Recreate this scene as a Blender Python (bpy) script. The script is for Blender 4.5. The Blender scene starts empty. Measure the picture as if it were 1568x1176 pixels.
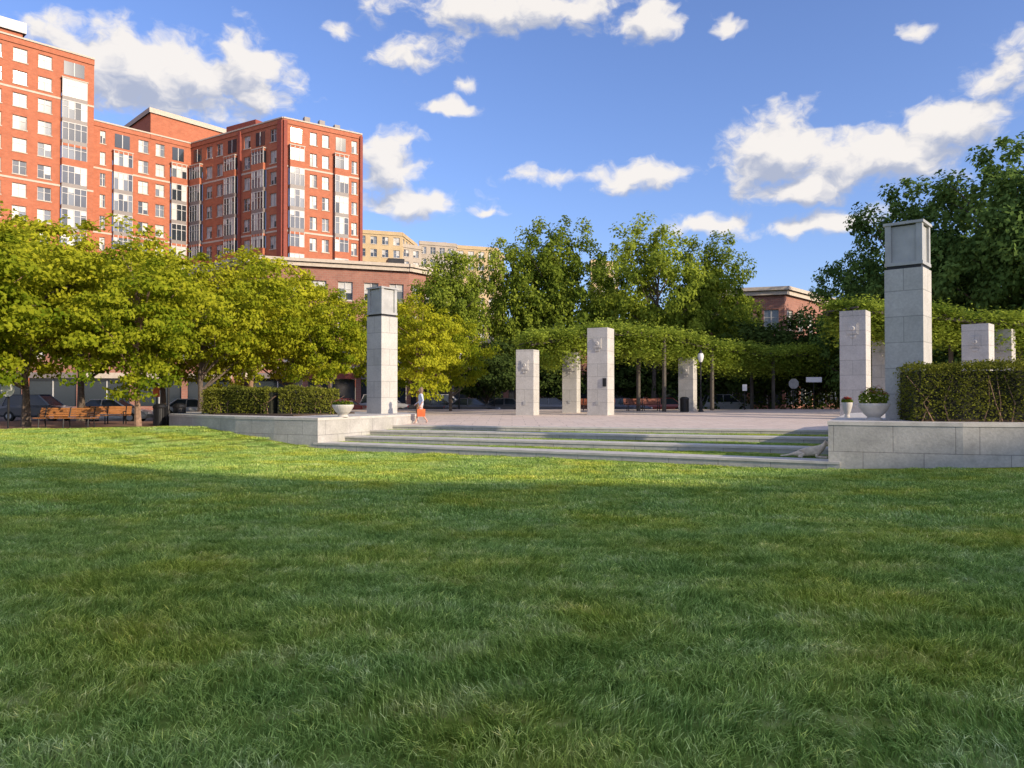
import bpy, math, random
import numpy as np
from mathutils import Vector, Matrix
random.seed(4)
scene=bpy.context.scene
col=scene.collection
F=1150.0; HY=604.0; EYE=1.6
def W(px,d): return (px-784)/F*d          # easting of a surveyed bearing at depth d
def Z(py,d): return EYE+(HY-py)/F*d

# ------------------------------------------------------------------ materials
def newmat(name):
    m=bpy.data.materials.new(name); m.use_nodes=True
    nt=m.node_tree; b=nt.nodes['Principled BSDF']; return m,nt,b
def N(nt,t,**kw):
    n=nt.nodes.new(t)
    for k,v in kw.items():
        if k.startswith('i_'):
            n.inputs[k[2:].replace('_',' ')].default_value=v
        else: setattr(n,k,v)
    return n
def ramp(nt,fac,stops):
    r=nt.nodes.new('ShaderNodeValToRGB'); e=r.color_ramp.elements
    while len(e)<len(stops): e.new(0.5)
    for el,(p,c) in zip(e,stops):
        el.position=p; el.color=(c[0],c[1],c[2],1)
    nt.links.new(fac,r.inputs[0]); return r.outputs[0]
def mixc(nt,fac,a,b,mode='MIX'):
    m=nt.nodes.new('ShaderNodeMix'); m.data_type='RGBA'; m.blend_type=mode
    for s,v in ((m.inputs[0],fac),(m.inputs[6],a),(m.inputs[7],b)):
        if isinstance(v,bpy.types.NodeSocket): nt.links.new(v,s)
        elif isinstance(v,(int,float)): s.default_value=v
        else: s.default_value=(v[0],v[1],v[2],1)
    return m.outputs[2]
def math_(nt,op,a,b=None,c=None,clamp=False):
    m=nt.nodes.new('ShaderNodeMath'); m.operation=op; m.use_clamp=clamp
    for i,v in enumerate((a,b,c)):
        if v is None: continue
        if isinstance(v,bpy.types.NodeSocket): nt.links.new(v,m.inputs[i])
        else: m.inputs[i].default_value=v
    return m.outputs[0]
def noise(nt,scale,detail=4,rough=0.55,vec=None):
    n=nt.nodes.new('ShaderNodeTexNoise'); n.inputs['Scale'].default_value=scale
    n.inputs['Detail'].default_value=detail; n.inputs['Roughness'].default_value=rough
    if vec is not None: nt.links.new(vec,n.inputs['Vector'])
    return n.outputs['Fac']
def simple(name,c,rough=0.7,metal=0.0,var=0.25,scale=3.0,bump=0.0):
    m,nt,b=newmat(name)
    g=nt.nodes.new('ShaderNodeNewGeometry')
    n=noise(nt,scale,3,0.6,g.outputs['Position'])
    a=tuple(x*(1-var) for x in c); d=tuple(min(1,x*(1+var)) for x in c)
    nt.links.new(ramp(nt,n,[(0.3,a),(0.7,d)]),b.inputs['Base Color'])
    b.inputs['Roughness'].default_value=rough; b.inputs['Metallic'].default_value=metal
    if bump:
        bp=N(nt,'ShaderNodeBump'); bp.inputs['Strength'].default_value=bump
        bp.inputs['Distance'].default_value=0.02
        n2=noise(nt,scale*8,3,0.6,g.outputs['Position'])
        nt.links.new(n2,bp.inputs['Height']); nt.links.new(bp.outputs[0],b.inputs['Normal'])
    return m
def blocks(name,c1,c2,mortar,w,h,msize,rough=0.8,offset=0.5,stain=0.3,bump=0.3):
    m,nt,b=newmat(name)
    uv=nt.nodes.new('ShaderNodeUVMap')
    br=nt.nodes.new('ShaderNodeTexBrick'); br.offset=offset
    nt.links.new(uv.outputs[0],br.inputs['Vector'])
    br.inputs['Scale'].default_value=1; br.inputs['Brick Width'].default_value=w
    br.inputs['Row Height'].default_value=h; br.inputs['Mortar Size'].default_value=msize
    br.inputs['Mortar Smooth'].default_value=0.1
    for k,v in (('Color1',c1),('Color2',c2),('Mortar',mortar)): br.inputs[k].default_value=(*v,1)
    g=nt.nodes.new('ShaderNodeNewGeometry')
    n=noise(nt,1.3,4,0.65,g.outputs['Position'])
    n2=noise(nt,14,3,0.6,g.outputs['Position'])
    f=ramp(nt,n,[(0.25,(1-stain,)*3),(0.7,(1.08,)*3)])
    f2=ramp(nt,n2,[(0.3,(0.88,)*3),(0.7,(1.08,)*3)])
    c=mixc(nt,1.0,br.outputs['Color'],f,'MULTIPLY'); c=mixc(nt,1.0,c,f2,'MULTIPLY')
    nt.links.new(c,b.inputs['Base Color']); b.inputs['Roughness'].default_value=rough
    if bump:
        bp=N(nt,'ShaderNodeBump'); bp.inputs['Strength'].default_value=bump; bp.inputs['Distance'].default_value=0.02
        h_=math_(nt,'SUBTRACT',n2,br.outputs['Fac'])
        nt.links.new(h_,bp.inputs['Height']); nt.links.new(bp.outputs[0],b.inputs['Normal'])
    return m
def foliage(name,dark,light,transl=0.35):
    m,nt,b=newmat(name); nt.nodes.remove(b)
    b=nt.nodes.new('ShaderNodeBsdfDiffuse')
    at=nt.nodes.new('ShaderNodeAttribute'); at.attribute_name='tint'
    oi=nt.nodes.new('ShaderNodeObjectInfo')
    f=math_(nt,'ADD',at.outputs['Fac'],math_(nt,'MULTIPLY',math_(nt,'SUBTRACT',oi.outputs['Random'],0.5),0.3),clamp=True)
    c=ramp(nt,f,[(0.0,dark),(1.0,light)])
    nt.links.new(c,b.inputs['Color'])
    t=nt.nodes.new('ShaderNodeBsdfTranslucent'); nt.links.new(c,t.inputs[0])
    mx=nt.nodes.new('ShaderNodeMixShader'); mx.inputs[0].default_value=transl
    nt.links.new(b.outputs[0],mx.inputs[1]); nt.links.new(t.outputs[0],mx.inputs[2])
    nt.links.new(mx.outputs[0],nt.nodes['Material Output'].inputs[0])
    return m

M={}
M['concrete']=blocks('limestone_blocks',(0.46,0.445,0.42),(0.51,0.49,0.46),(0.28,0.27,0.26),1.5,3.0,0.012,stain=0.28)
M['pillar']=blocks('pillar_stone',(0.50,0.485,0.455),(0.55,0.53,0.50),(0.36,0.35,0.33),3.0,0.78,0.015,stain=0.16)
M['coping']=simple('coping_stone',(0.55,0.52,0.48),0.8,var=0.14,scale=2.5,bump=0.2)
M['cap']=simple('zinc_cap',(0.44,0.44,0.43),0.5,0.1,var=0.12,scale=2)
M['dark']=simple('dark_metal',(0.025,0.025,0.028),0.45,0.4)
M['paving']=blocks('plaza_paving',(0.66,0.53,0.45),(0.70,0.58,0.50),(0.46,0.38,0.32),1.2,1.2,0.02,stain=0.15)
M['brickpave']=blocks('brick_paving',(0.28,0.13,0.09),(0.33,0.17,0.12),(0.2,0.15,0.12),0.4,0.2,0.02)
M['asphalt']=simple('asphalt',(0.055,0.055,0.057),0.9,var=0.25,scale=0.8)
M['paint']=simple('road_paint',(0.7,0.7,0.68),0.6,var=0.1)
M['brick']=blocks('orange_brick',(0.44,0.13,0.06),(0.50,0.155,0.075),(0.42,0.17,0.10),0.5,0.25,0.02,stain=0.15,bump=0)
M['brickdark']=blocks('dark_red_brick',(0.27,0.055,0.035),(0.30,0.065,0.04),(0.24,0.09,0.07),0.5,0.25,0.02,stain=0.15,bump=0)
M['brownbrick']=blocks('red_brown_brick',(0.33,0.14,0.10),(0.38,0.17,0.12),(0.34,0.22,0.17),0.5,0.25,0.02,stain=0.2,bump=0)
M['stone']=simple('pale_stone',(0.55,0.47,0.38),0.8,var=0.1)
M['tan']=simple('tan_render',(0.52,0.39,0.22),0.85,var=0.1,scale=0.4)
M['tandark']=simple('grey_render',(0.42,0.36,0.29),0.85,var=0.1,scale=0.4)
M['white']=simple('white_frame',(0.52,0.51,0.49),0.5,var=0.05)
M['grey']=simple('grey_panel',(0.20,0.17,0.16),0.5,var=0.1)
M['blind']=simple('window_blind',(0.50,0.49,0.46),0.35,var=0.25,scale=0.6)
M['roof']=simple('roof_membrane',(0.3,0.3,0.3),0.9)
def glass(name,c,r=0.08):
    m,nt,b=newmat(name); b.inputs['Base Color'].default_value=(*c,1); b.inputs['Roughness'].default_value=r
    b.inputs['Specular IOR Level'].default_value=0.8
    g=nt.nodes.new('ShaderNodeNewGeometry'); bp=N(nt,'ShaderNodeBump'); bp.inputs['Strength'].default_value=0.05
    nt.links.new(noise(nt,0.8,2,0.5,g.outputs['Position']),bp.inputs['Height']); nt.links.new(bp.outputs[0],b.inputs['Normal'])
    return m
M['glass']=glass('window_glass_dark',(0.03,0.04,0.05)); M['glass2']=glass('window_glass_mid',(0.14,0.16,0.18))
M['soil']=simple('mulch',(0.07,0.045,0.03),0.95,var=0.4,scale=12,bump=0.6)
M['wood']=simple('bench_wood',(0.42,0.17,0.05),0.55,var=0.2,scale=6)
M['redwood']=simple('bench_redwood',(0.25,0.07,0.035),0.55,var=0.2,scale=6)
M['beam']=simple('weathered_beam',(0.10,0.085,0.07),0.8,var=0.2,scale=3)
M['bark']=simple('bark',(0.13,0.10,0.08),0.95,var=0.35,scale=9,bump=0.6)
M['barkpale']=simple('bark_pale',(0.30,0.19,0.13),0.95,var=0.35,scale=9,bump=0.6)
M['leafY']=foliage('leaf_yellow_green',(0.12,0.19,0.012),(0.60,0.58,0.04),0.42)
M['leafG']=foliage('leaf_mid_green',(0.07,0.13,0.020),(0.40,0.47,0.06),0.4)
M['leafD']=foliage('leaf_dark_green',(0.05,0.10,0.028),(0.22,0.33,0.08),0.35)
M['leafS']=foliage('leaf_shade_green',(0.03,0.055,0.016),(0.12,0.17,0.04),0.3)
M['leafV']=foliage('leaf_vine',(0.12,0.19,0.025),(0.42,0.50,0.07),0.4)
M['leafH']=foliage('leaf_hedge',(0.05,0.07,0.015),(0.26,0.27,0.04),0.3)
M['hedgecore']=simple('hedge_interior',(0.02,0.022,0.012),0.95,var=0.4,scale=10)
M['flowerR']=simple('petal_red',(0.5,0.03,0.06),0.6); M['flowerO']=simple('petal_orange',(0.7,0.22,0.02),0.6)
M['flowerW']=simple('petal_white',(0.7,0.65,0.7),0.6)
M['tyre']=simple('tyre_rubber',(0.02,0.02,0.02),0.8); M['hub']=simple('wheel_alloy',(0.4,0.4,0.42),0.35,0.8)
M['lampred']=simple('tail_lamp',(0.4,0.01,0.01),0.3); M['lampw']=simple('head_lamp',(0.8,0.8,0.8),0.2)
M['skin']=simple('skin',(0.55,0.33,0.25),0.6,var=0.05); M['shirt']=simple('shirt_cloth',(0.55,0.60,0.72),0.8,var=0.15,scale=12)
M['shorts']=simple('shorts_cloth',(0.55,0.50,0.5),0.8,var=0.1); M['hair']=simple('hair',(0.22,0.15,0.10),0.7,var=0.3,scale=30)
M['shoe']=simple('shoe',(0.3,0.2,0.18),0.6); M['bag']=simple('bag_canvas',(0.75,0.14,0.03),0.6)
M['fur']=simple('dog_fur',(0.72,0.60,0.46),0.9,var=0.18,scale=9,bump=0.4); M['nose']=simple('dog_nose',(0.02,0.015,0.015),0.4)
M['green']=simple('shop_awning',(0.02,0.16,0.09),0.7); M['orange']=simple('sign_orange',(0.7,0.15,0.02),0.5)
M['signw']=simple('sign_white',(0.75,0.75,0.75),0.5,var=0.03); M['signback']=simple('sign_back_aluminium',(0.35,0.36,0.37),0.4,0.6)

# grass colour shared by sheet + blades
def grass_mat(name,blade):
    m,nt,b=newmat(name); nt.nodes.remove(b)
    b=nt.nodes.new('ShaderNodeBsdfDiffuse')
    g=nt.nodes.new('ShaderNodeNewGeometry'); P=g.outputs['Position']
    mp=nt.nodes.new('ShaderNodeMapping'); mp.inputs['Rotation'].default_value=(0,0,math.radians(25)); mp.inputs['Scale'].default_value=(0.6,1.4,1)
    nt.links.new(P,mp.inputs['Vector'])
    a=noise(nt,1.7,3,0.6,mp.outputs[0]); c=noise(nt,0.5,3,0.55,P); d=noise(nt,9.0,2,0.6,P)
    f=math_(nt,'ADD',math_(nt,'MULTIPLY',a,0.5),math_(nt,'MULTIPLY',d,0.5))
    colr=ramp(nt,f,[(0.36,(0.23,0.35,0.075)),(0.46,(0.33,0.46,0.10)),(0.54,(0.43,0.55,0.14)),(0.64,(0.62,0.68,0.26))])
    y=ramp(nt,c,[(0.36,(0.90,0.98,1.15)),(0.5,(1,1,1)),(0.66,(1.22,1.04,0.72))])
    colr=mixc(nt,1.0,colr,y,'MULTIPLY')
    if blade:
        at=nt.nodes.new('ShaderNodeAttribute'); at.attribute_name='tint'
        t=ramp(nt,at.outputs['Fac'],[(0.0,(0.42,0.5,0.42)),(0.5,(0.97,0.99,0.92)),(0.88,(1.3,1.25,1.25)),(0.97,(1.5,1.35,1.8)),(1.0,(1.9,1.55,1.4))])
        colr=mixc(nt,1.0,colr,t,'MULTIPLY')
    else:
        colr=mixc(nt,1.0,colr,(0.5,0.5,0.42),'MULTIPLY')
    nt.links.new(colr,b.inputs['Color'])
    nt.links.new(b.outputs[0],nt.nodes['Material Output'].inputs[0])
    return m
M['grass']=grass_mat('lawn_turf',False); M['blade']=grass_mat('grass_blade',True)

# ------------------------------------------------------------------ mesh builder
class MB:
    def __init__(s): s.v=[]; s.f=[]; s.m=[]; s.mats=[]
    def mi(s,k):
        if k not in s.mats: s.mats.append(k)
        return s.mats.index(k)
    def face(s,pts,mat):
        i=len(s.v); s.v+= [tuple(p) for p in pts]; s.f.append(list(range(i,i+len(pts)))); s.m.append(s.mi(mat))
    def box(s,c,size,rz,mat,rx=0.0):
        R=Matrix.Rotation(rz,3,'Z')@Matrix.Rotation(rx,3,'X'); h=[k/2 for k in size]
        P=[Vector(c)+R@Vector((sx*h[0],sy*h[1],sz*h[2])) for sz in(-1,1) for sy in(-1,1) for sx in(-1,1)]
        for q in ((0,2,3,1),(4,5,7,6),(0,1,5,4),(2,6,7,3),(0,4,6,2),(1,3,7,5)):
            s.face([P[k] for k in q],mat)
    def prism(s,poly,z0,z1,mat,top=None,zt=None):
        A=sum(poly[i][0]*poly[(i+1)%len(poly)][1]-poly[(i+1)%len(poly)][0]*poly[i][1] for i in range(len(poly)))
        if A<0:
            poly=poly[::-1]
            if zt: zt=zt[::-1]
        n=len(poly); zt=zt or [z1]*n
        for i in range(n):
            a=poly[i]; b=poly[(i+1)%n]
            s.face([(a[0],a[1],z0),(b[0],b[1],z0),(b[0],b[1],zt[(i+1)%n]),(a[0],a[1],zt[i])],mat)
        s.face([(p[0],p[1],z) for p,z in zip(poly,zt)],top or mat)
    def tube(s,pts,rad,n,mat,cap=True):
        rings=[]
        for i,p in enumerate(pts):
            p=Vector(p); d=(Vector(pts[min(i+1,len(pts)-1)])-Vector(pts[max(i-1,0)])).normalized()
            a=d.cross(Vector((0.13,0.97,0.21))); 
            if a.length<0.05: a=d.cross(Vector((1,0,0)))
            a.normalize(); b=d.cross(a)
            rings.append([p+(a*math.cos(2*math.pi*k/n)+b*math.sin(2*math.pi*k/n))*rad[i] for k in range(n)])
        for r0,r1 in zip(rings,rings[1:]):
            for k in range(n): s.face([r0[k],r0[(k+1)%n],r1[(k+1)%n],r1[k]],mat)
        if cap: s.face(rings[0][::-1],mat); s.face(rings[-1],mat)
    def lathe(s,c,prof,n,mat):
        for (r0,z0),(r1,z1) in zip(prof,prof[1:]):
            for k in range(n):
                a=2*math.pi*k/n; b=2*math.pi*(k+1)/n
                s.face([(c[0]+r0*math.cos(a),c[1]+r0*math.sin(a),c[2]+z0),(c[0]+r0*math.cos(b),c[1]+r0*math.sin(b),c[2]+z0),
                        (c[0]+r1*math.cos(b),c[1]+r1*math.sin(b),c[2]+z1),(c[0]+r1*math.cos(a),c[1]+r1*math.sin(a),c[2]+z1)],mat)
    def build(s,name,parent=None,merge=False,smooth=False):
        me=bpy.data.meshes.new(name); me.from_pydata(s.v,[],s.f)
        for k in s.mats: me.materials.append(M[k])
        me.polygons.foreach_set('material_index',s.m)
        uvl=me.uv_layers.new(name='UVMap'); uv=[]
        for f in s.f:
            p0,p1,p2=Vector(s.v[f[0]]),Vector(s.v[f[1]]),Vector(s.v[f[2]])
            nn=(p1-p0).cross(p2-p0)
            if nn.length>0: nn.normalize()
            if abs(nn.z)>0.7:
                for i in f: uv+=[s.v[i][0],s.v[i][1]]
            else:
                t=Vector((-nn.y,nn.x,0)); 
                if t.length>0: t.normalize()
                for i in f: uv+=[s.v[i][0]*t.x+s.v[i][1]*t.y,s.v[i][2]]
        uvl.data.foreach_set('uv',uv)
        if merge:
            import bmesh
            bm=bmesh.new(); bm.from_mesh(me); bmesh.ops.remove_doubles(bm,verts=bm.verts,dist=0.0005)
            bmesh.ops.recalc_face_normals(bm,faces=bm.faces); bm.to_mesh(me); bm.free()
        if smooth: me.polygons.foreach_set('use_smooth',[True]*len(me.polygons))
        me.update()
        o=bpy.data.objects.new(name,me); col.objects.link(o)
        if parent: o.parent=parent
        return o
def empty(name,loc=(0,0,0),rz=0.0):
    e=bpy.data.objects.new(name,None); e.location=loc; e.rotation_euler=(0,0,rz); e.empty_display_size=0.3
    col.objects.link(e); return e

def quads_mesh(name,V,nf,mat_idx,mats,tint,k=4):
    me=bpy.data.meshes.new(name)
    me.vertices.add(len(V)); me.vertices.foreach_set('co',V.astype(np.float32).ravel())
    me.loops.add(nf*k); me.loops.foreach_set('vertex_index',np.arange(nf*k,dtype=np.int32))
    me.polygons.add(nf); me.polygons.foreach_set('loop_start',np.arange(0,nf*k,k,dtype=np.int32))
    for m in mats: me.materials.append(m)
    me.polygons.foreach_set('material_index',mat_idx)
    a=me.attributes.new('tint','FLOAT','FACE'); a.data.foreach_set('value',tint.astype(np.float32))
    me.update(calc_edges=True); me.validate(); return me

def leaf_quads(rng,C,ls,up=0.5,out=None):
    n=len(C); nrm=rng.normal(size=(n,3)); nrm[:,2]=np.abs(nrm[:,2])+up
    if out is not None: nrm+=out
    nrm/=np.linalg.norm(nrm,axis=1)[:,None]
    t=np.cross(nrm,rng.normal(size=(n,3))); t/=np.linalg.norm(t,axis=1)[:,None]; b=np.cross(nrm,t)
    L=ls*rng.uniform(0.6,1.3,size=(n,1)); a=t*L*0.5; c=b*L*0.3
    return np.stack([C-a,C-c+a*0.1,C+a,C+c+a*0.1],axis=1).reshape(-1,3)

def tree_mesh(name,seed,H,R,base,ncl,nlf,ls,cs,tr,leaf,bark,flat=0.5,pw=0.45,droop=0.0,la_amp=0.3):
    rng=np.random.default_rng(seed); mb=MB()
    zc=(base+H)/2; hh=(H-base)/2
    lob=rng.normal(size=(12,3)); lob/=np.linalg.norm(lob,axis=1)[:,None]; la=rng.uniform(-la_amp,la_amp*0.8,12)
    d=rng.normal(size=(ncl,3)); d/=np.linalg.norm(d,axis=1)[:,None]
    lump=1+(np.maximum(0,d@lob.T)**4@la)
    r=rng.uniform(0.05,1,ncl)**pw
    P=d*(r*lump)[:,None]*np.array([R,R,hh]); 
    tz=P[:,2]/hh; P[:,:2]*= (1-0.22*np.clip(tz,0,1)**2)[:,None]; P[:,2]+=zc
    pts=[(0,0,-0.3)]; rr=[tr*1.35]
    lean=rng.normal(size=2)*0.12
    for k in range(1,7):
        z=H*0.82*k/6; pts.append((lean[0]*z*0.3+rng.normal()*0.05*k*0.5,lean[1]*z*0.3+rng.normal()*0.05*k*0.5,z)); rr.append(tr*(1-0.14*k))
    mb.tube(pts,rr,8,bark)
    def tp(z):
        for a,b in zip(pts,pts[1:]):
            if b[2]>=z:
                f=(z-a[2])/(b[2]-a[2]); return Vector(a).lerp(Vector(b),f)
        return Vector(pts[-1])
    idx=rng.permutation(ncl)[:34]
    for j,i in enumerate(idx):
        e=Vector(P[i]); z=min(e.z-0.3,H*0.7); z=max(base*0.75,z-Vector((e.x,e.y)).length*0.55)
        s=tp(z); m1=s.lerp(e,0.4)+Vector(rng.normal(size=3)*0.15)+Vector((0,0,0.25)); m2=s.lerp(e,0.75)+Vector(rng.normal(size=3)*0.15)+Vector((0,0,0.2))
        w=tr*(0.42 if j<10 else 0.22)
        mb.tube([s,m1,m2,e],[w,w*0.7,w*0.4,w*0.12],5,bark,cap=False)
    cen=np.repeat(P,nlf,axis=0); sz=np.repeat(rng.uniform(0.6,1.35,ncl)*cs,nlf)[:,None]
    off=rng.normal(size=(ncl*nlf,3)); off/= (1e-6+np.linalg.norm(off,axis=1))[:,None]
    off*= (rng.uniform(0,1,(ncl*nlf,1))**0.45)*np.array([1,1,flat]); off=off*sz
    outn=off/sz*1.1+ (cen-np.array([0,0,zc]))/np.array([R,R,hh])*0.9
    off[:,2]-=droop*np.linalg.norm(off[:,:2],axis=1)**1.3
    C=cen+off; keep=C[:,2]>base*0.55; C=C[keep]
    V=leaf_quads(rng,C,ls,0.1,outn[keep]); n=len(C)
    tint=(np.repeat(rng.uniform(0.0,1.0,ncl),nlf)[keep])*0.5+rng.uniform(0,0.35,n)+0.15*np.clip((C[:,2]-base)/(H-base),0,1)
    tv=np.array(mb.v,dtype=np.float32); me=bpy.data.meshes.new(name)
    nt_=len(mb.f); lt=[i for f in mb.f for i in f]; ls_=[]; c=0
    for f in mb.f: ls_.append(c); c+=len(f)
    me.vertices.add(len(tv)+len(V)); me.vertices.foreach_set('co',np.concatenate([tv,V.astype(np.float32)]).ravel())
    li=np.concatenate([np.array(lt,dtype=np.int32),np.arange(n*4,dtype=np.int32)+len(tv)])
    me.loops.add(len(li)); me.loops.foreach_set('vertex_index',li)
    me.polygons.add(nt_+n); me.polygons.foreach_set('loop_start',np.concatenate([np.array(ls_,dtype=np.int32),np.arange(0,n*4,4,dtype=np.int32)+c]))
    me.materials.append(M[bark]); me.materials.append(M[leaf])
    me.polygons.foreach_set('material_index',np.concatenate([np.zeros(nt_,dtype=np.int32),np.ones(n,dtype=np.int32)]))
    a=me.attributes.new('tint','FLOAT','FACE'); a.data.foreach_set('value',np.concatenate([np.zeros(nt_),tint]).astype(np.float32))
    me.update(calc_edges=True); me.validate()
    return me

# ------------------------------------------------------------------ terrain
A=Vector((-7.6,29.4)); B=Vector((8.92,21.2))
U=Vector((0.892,-0.452)); V_=Vector((0.452,0.892))
ctrl=np.array([(0,0,0),(-5,3,0),(5,3,0),(0,8,-.14),(0,14,-.36),(-7.6,29.0,-.5),(0,25.2,-.5),(8.9,20.9,-.5),(13,19.4,-.3),(16,19,-.14),(22,18,.1),(30,20,.2),
 (-13.6,33,.2),(-15.5,22.7,-.05),(-22,32,.07),(-32,32,.07),(-12,10,-.05),(12,8,-.08),(-42,20,.1),(42,10,.1),(-42,34,.07),(44,24,.2),(0,-30,.1),(-42,-28,.1),(42,-28,.1)],float)
def _k(r): return np.where(r>0,r*r*np.log(r+1e-9),0)
n=len(ctrl); D=np.linalg.norm(ctrl[:,None,:2]-ctrl[None,:,:2],axis=2); Kt=_k(D)+np.eye(n)*0.5
Pm=np.hstack([np.ones((n,1)),ctrl[:,:2]]); Am=np.zeros((n+3,n+3)); Am[:n,:n]=Kt; Am[:n,n:]=Pm; Am[n:,:n]=Pm.T
sol=np.linalg.solve(Am,np.concatenate([ctrl[:,2],[0,0,0]]))
def lawn_z(x,y):
    q=np.stack([np.ravel(x),np.ravel(y)],1); r=np.linalg.norm(q[:,None]-ctrl[None,:,:2],axis=2)
    z=_k(r)@sol[:n]+sol[n]+q@sol[n+1:]
    z+=0.012*np.sin(q[:,0]*1.1+q[:,1]*0.4)+0.01*np.sin(q[:,1]*0.9-q[:,0]*0.5)
    return z
def yfront(x): return np.interp(x,[-45,-17,-13.6,-7.6,8.92,12,15,20,27,45],[32.6,32.6,33,29.4,21.2,20.0,19.4,19.2,20.3,26])
xs=np.arange(-45,45.01,0.5); ys=np.arange(-31,37.01,0.5); X,Y=np.meshgrid(xs,ys)
Zl=lawn_z(X,Y).reshape(X.shape); yf=yfront(X)
Zl=np.where((Y>yf)&(X<-14),np.minimum(Zl,0.06),Zl)
Zl=np.where(Y>yf+0.55,-0.9,Zl)
vs=np.stack([X.ravel(),Y.ravel(),Zl.ravel()],1); nx=len(xs)
fs=[(j*nx+i,j*nx+i+1,(j+1)*nx+i+1,(j+1)*nx+i) for j in range(len(ys)-1) for i in range(nx-1)]
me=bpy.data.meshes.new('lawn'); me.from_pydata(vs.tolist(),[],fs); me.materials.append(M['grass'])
me.polygons.foreach_set('use_smooth',[True]*len(fs)); lawn=bpy.data.objects.new('lawn',me); col.objects.link(lawn)

mb=MB(); g=-0.15; S=3000
for (x0,x1,y0,y1) in ((-S,S,36,S),(-S,S,-S,-30),(-S,-44,-30,36),(44,S,-30,36)):
    mb.face([(x0,y0,g),(x1,y0,g),(x1,y1,g),(x0,y1,g)],'asphalt')
mb.build('ground')

# grass blades
def blade_patch(seed,S_,nb,hm,wd):
    rng=np.random.default_rng(seed)
    b=rng.uniform(-S_/2,S_/2,(nb,2)); ang=rng.uniform(0,2*np.pi,nb); h=hm*rng.uniform(0.4,1.4,nb)
    nc=16; cc=rng.uniform(-S_/2,S_/2,(nc,2)); ci=rng.integers(0,nc,nb); cl=cc[ci]; mk=rng.uniform(0,1,nb)<0.28
    b=np.where(mk[:,None],cl+(b-cl)*0.14,b); h=np.where(mk,h*1.25,h)
    ln=rng.uniform(0.3,1.2,nb)*h; la=rng.uniform(0,2*np.pi,nb)*0.6+rng.normal()*1
    w=wd*rng.uniform(0.6,1.3,nb)/2
    base=np.stack([b[:,0],b[:,1],np.full(nb,-0.01)],1)
    sd=np.stack([np.cos(ang)*w,np.sin(ang)*w,np.zeros(nb)],1)
    ld=np.stack([np.cos(la),np.sin(la),np.zeros(nb)],1)
    mid=base+ld*(ln*0.35)[:,None]; mid[:,2]=h*0.6
    tip=base+ld*ln[:,None]; tip[:,2]=h*rng.uniform(0.7,1.0,nb)
    q=np.stack([base-sd,base+sd,mid+sd*0.8,mid-sd*0.8],1).reshape(-1,3)
    q2=np.stack([mid-sd*0.8,mid+sd*0.8,tip+sd*0.15,tip-sd*0.15],1).reshape(-1,3)
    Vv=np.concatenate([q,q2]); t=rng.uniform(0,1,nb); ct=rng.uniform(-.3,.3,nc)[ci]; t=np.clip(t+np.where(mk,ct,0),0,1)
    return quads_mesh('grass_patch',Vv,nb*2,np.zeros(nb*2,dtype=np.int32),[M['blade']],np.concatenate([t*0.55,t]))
def scatter(name,P3,patch,seed,s0=.65,s1=1.35):
    gm=bpy.data.meshes.new(name); gm.from_pydata(P3.tolist(),[],[]); gob=bpy.data.objects.new(name,gm); col.objects.link(gob); gob.parent=lawn
    ng=bpy.data.node_groups.new('grass_scatter','GeometryNodeTree')
    ng.interface.new_socket(name='Geometry',in_out='INPUT',socket_type='NodeSocketGeometry')
    ng.interface.new_socket(name='Geometry',in_out='OUTPUT',socket_type='NodeSocketGeometry')
    gi=ng.nodes.new('NodeGroupInput'); go=ng.nodes.new('NodeGroupOutput'); ip=ng.nodes.new('GeometryNodeInstanceOnPoints')
    oi=ng.nodes.new('GeometryNodeObjectInfo'); oi.inputs['Object'].default_value=patch
    rv=ng.nodes.new('FunctionNodeRandomValue'); rv.data_type='FLOAT_VECTOR'; rv.inputs[0].default_value=(0,0,0); rv.inputs[1].default_value=(0,0,6.283)
    rs=ng.nodes.new('FunctionNodeRandomValue'); rs.data_type='FLOAT_VECTOR'; rs.inputs[0].default_value=(1,1,s0); rs.inputs[1].default_value=(1.1,1.1,s1); rs.inputs['Seed'].default_value=seed
    ng.links.new(gi.outputs[0],ip.inputs['Points']); ng.links.new(oi.outputs['Geometry'],ip.inputs['Instance'])
    ng.links.new(rv.outputs[0],ip.inputs['Rotation']); ng.links.new(rs.outputs[0],ip.inputs['Scale'])
    ng.links.new(ip.outputs[0],go.inputs[0])
    md=gob.modifiers.new('scatter','NODES'); md.node_group=ng
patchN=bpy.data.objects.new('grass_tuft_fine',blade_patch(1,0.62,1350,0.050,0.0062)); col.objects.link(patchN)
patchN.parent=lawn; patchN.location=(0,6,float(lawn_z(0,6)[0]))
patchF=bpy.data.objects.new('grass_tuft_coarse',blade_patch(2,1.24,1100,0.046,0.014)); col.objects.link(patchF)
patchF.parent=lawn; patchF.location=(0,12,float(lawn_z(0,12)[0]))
rng=np.random.default_rng(9)
def grid(y0,y1,st):
    pts=[]; yy=y0
    while yy<y1:
        hw=yy*0.74+2.0; xx=-hw
        while xx<hw:
            px_,py_=xx+rng.uniform(-.15,.15)*st,yy+rng.uniform(-.15,.15)*st
            if py_<yfront(px_)-st*.45: pts.append((px_,py_))
            xx+=st
        yy+=st
    pts=np.array(pts); return np.column_stack([pts,lawn_z(pts[:,0],pts[:,1])])
tz=[-0.29,-0.115,0.055]; tL=[0,1.63,3.27,4.9]; tR=[0,3.0,6.0,9.0]
extra=[]
def Lk(k): return A+V_*tL[k]
def Rk(k): return B+V_*tR[k]+U*0.3
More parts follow.
